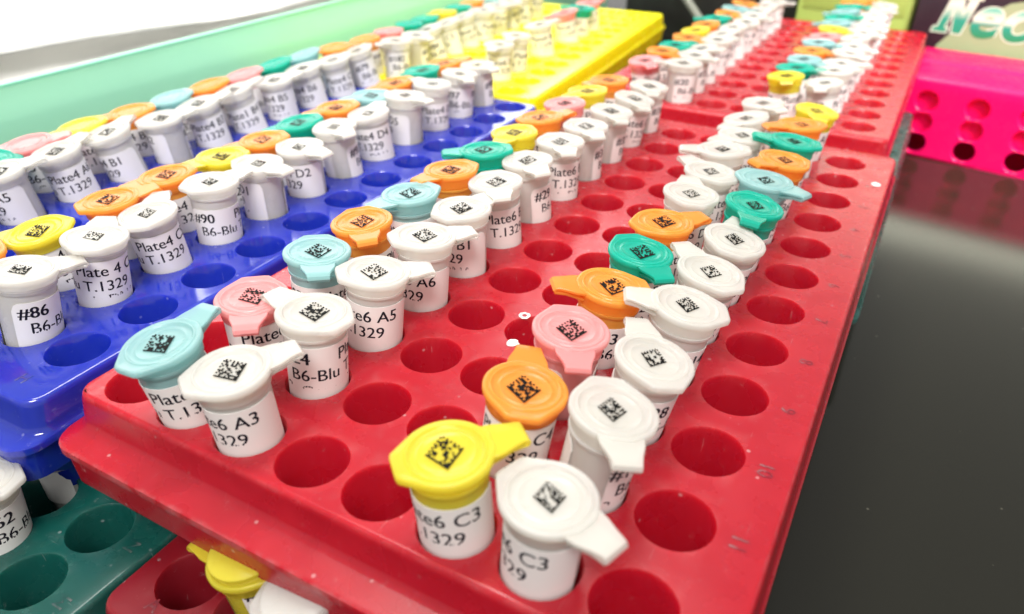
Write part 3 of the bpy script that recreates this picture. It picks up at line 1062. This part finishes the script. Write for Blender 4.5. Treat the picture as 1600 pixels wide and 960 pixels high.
def rod(name, p, q, r, mat):
    bm = bmesh.new()
    d = (Vector(q) - Vector(p))
    bmesh.ops.create_cone(bm, cap_ends=True, segments=16, radius1=r, radius2=r, depth=d.length)
    bmesh.ops.bevel(bm, geom=[x for x in bm.edges if len(x.link_faces) == 2 and x.calc_face_angle(0) > 1], offset=r * .3, segments=2, affect='EDGES')
    bmesh.ops.transform(bm, matrix=Matrix.Translation((Vector(p) + Vector(q)) / 2) @ d.to_track_quat('Z', 'Y').to_matrix().to_4x4(), verts=bm.verts)
    return to_mesh(name, bm, mat, smooth=40)


o = mesh_obj('metal_rod', rod('metal_rod', (-10.6, 47.5, .8), (-7.4, 47.5, -2.6), .26, M['rod']))
tag(o, 'slanting grey rod in front of the black case, right of the yellow rack', 'rod')

# ------------------------------------------------------------------ green translucent panel at left
e = empty('green_panel', (-10.95 * S, -2 * S, 0), math.radians(3.2))
tag(e, 'upright translucent green panel running along the left of the racks', 'panel')
mesh_obj('sheet', to_mesh('sheet', rounded_box_bm(-.12, .12, 0, 66, ZB, .98 * S, .0), M['green_panel']), e)
mesh_obj('polished_edge', to_mesh('polished_edge', rounded_box_bm(-.13, .13, 0, 66, .982 * S, .982 * S + .10, .03), M['green_edge'], smooth=40), e)

# ------------------------------------------------------------------ papers and foam beyond the panel
def sheet(name, x0, x1, y0, y1, z, rz, tilt, mat, label, cat, wav=.25, seed=0, group=None):
    rnd = random.Random(seed)
    bm = bmesh.new()
    nx, ny = 24, 24
    ph = [rnd.uniform(0, 6) for _ in range(4)]
    def g(i, j, dz):
        x = x0 + (x1 - x0) * i / nx
        y = y0 + (y1 - y0) * j / ny
        w = wav * (math.sin(x * .21 + ph[0]) * math.cos(y * .16 + ph[1]) + .4 * math.sin(x * .5 + y * .33 + ph[2]))
        return bm.verts.new((x, y, w + tilt * (x - x1) + dz))
    top = [[g(i, j, 0) for j in range(ny + 1)] for i in range(nx + 1)]
    for i in range(nx):
        for j in range(ny):
            bm.faces.new((top[i][j], top[i + 1][j], top[i + 1][j + 1], top[i][j + 1]))
    r = bmesh.ops.solidify(bm, geom=list(bm.faces), thickness=.03)
    bmesh.ops.recalc_face_normals(bm, faces=bm.faces)
    o = mesh_obj(name, to_mesh(name, bm, M[mat], smooth=60), None, (0, 0, z), rz)
    tag(o, label, cat, group)
    return o


sheet('paper_sheet', -54, -26.6, -14, 44, .45, -.03, -.01, 'white_sheet', 'large white sheet with a perforated edge, topmost beyond the green panel', 'paper', .18, 1)
sheet('paper_sheet', -50, -20.4, -14, 62, -.30, .03, -.01, 'white_sheet', 'white sheet lying under the topmost one, against the green panel', 'paper', .12, 2)
bm = rounded_box_bm(-70, -44, 0, 60, ZB, 6, .4)
tag(mesh_obj('foam_block', to_mesh('foam_block', bm, M['foam'], smooth=40)), 'white foam block filling the far top left corner', 'foam block')

# scratches on the bench, thin sheets just above it
for i, pts in enumerate((((11.2, 2.2), (11.6, 2.5), (12.3, 2.6), (12.9, 2.5)), ((8.0, 1.0), (8.2, -.4), (8.25, -1.4)), ((9.4, 3.9), (9.8, 4.0), (10.1, 3.95)))):
    o = mesh_obj('bench_scratch', to_mesh('bench_scratch', scratch(pts), M['residue']), None, (0, 0, ZB + .004))
    tag(o, kind='structure')
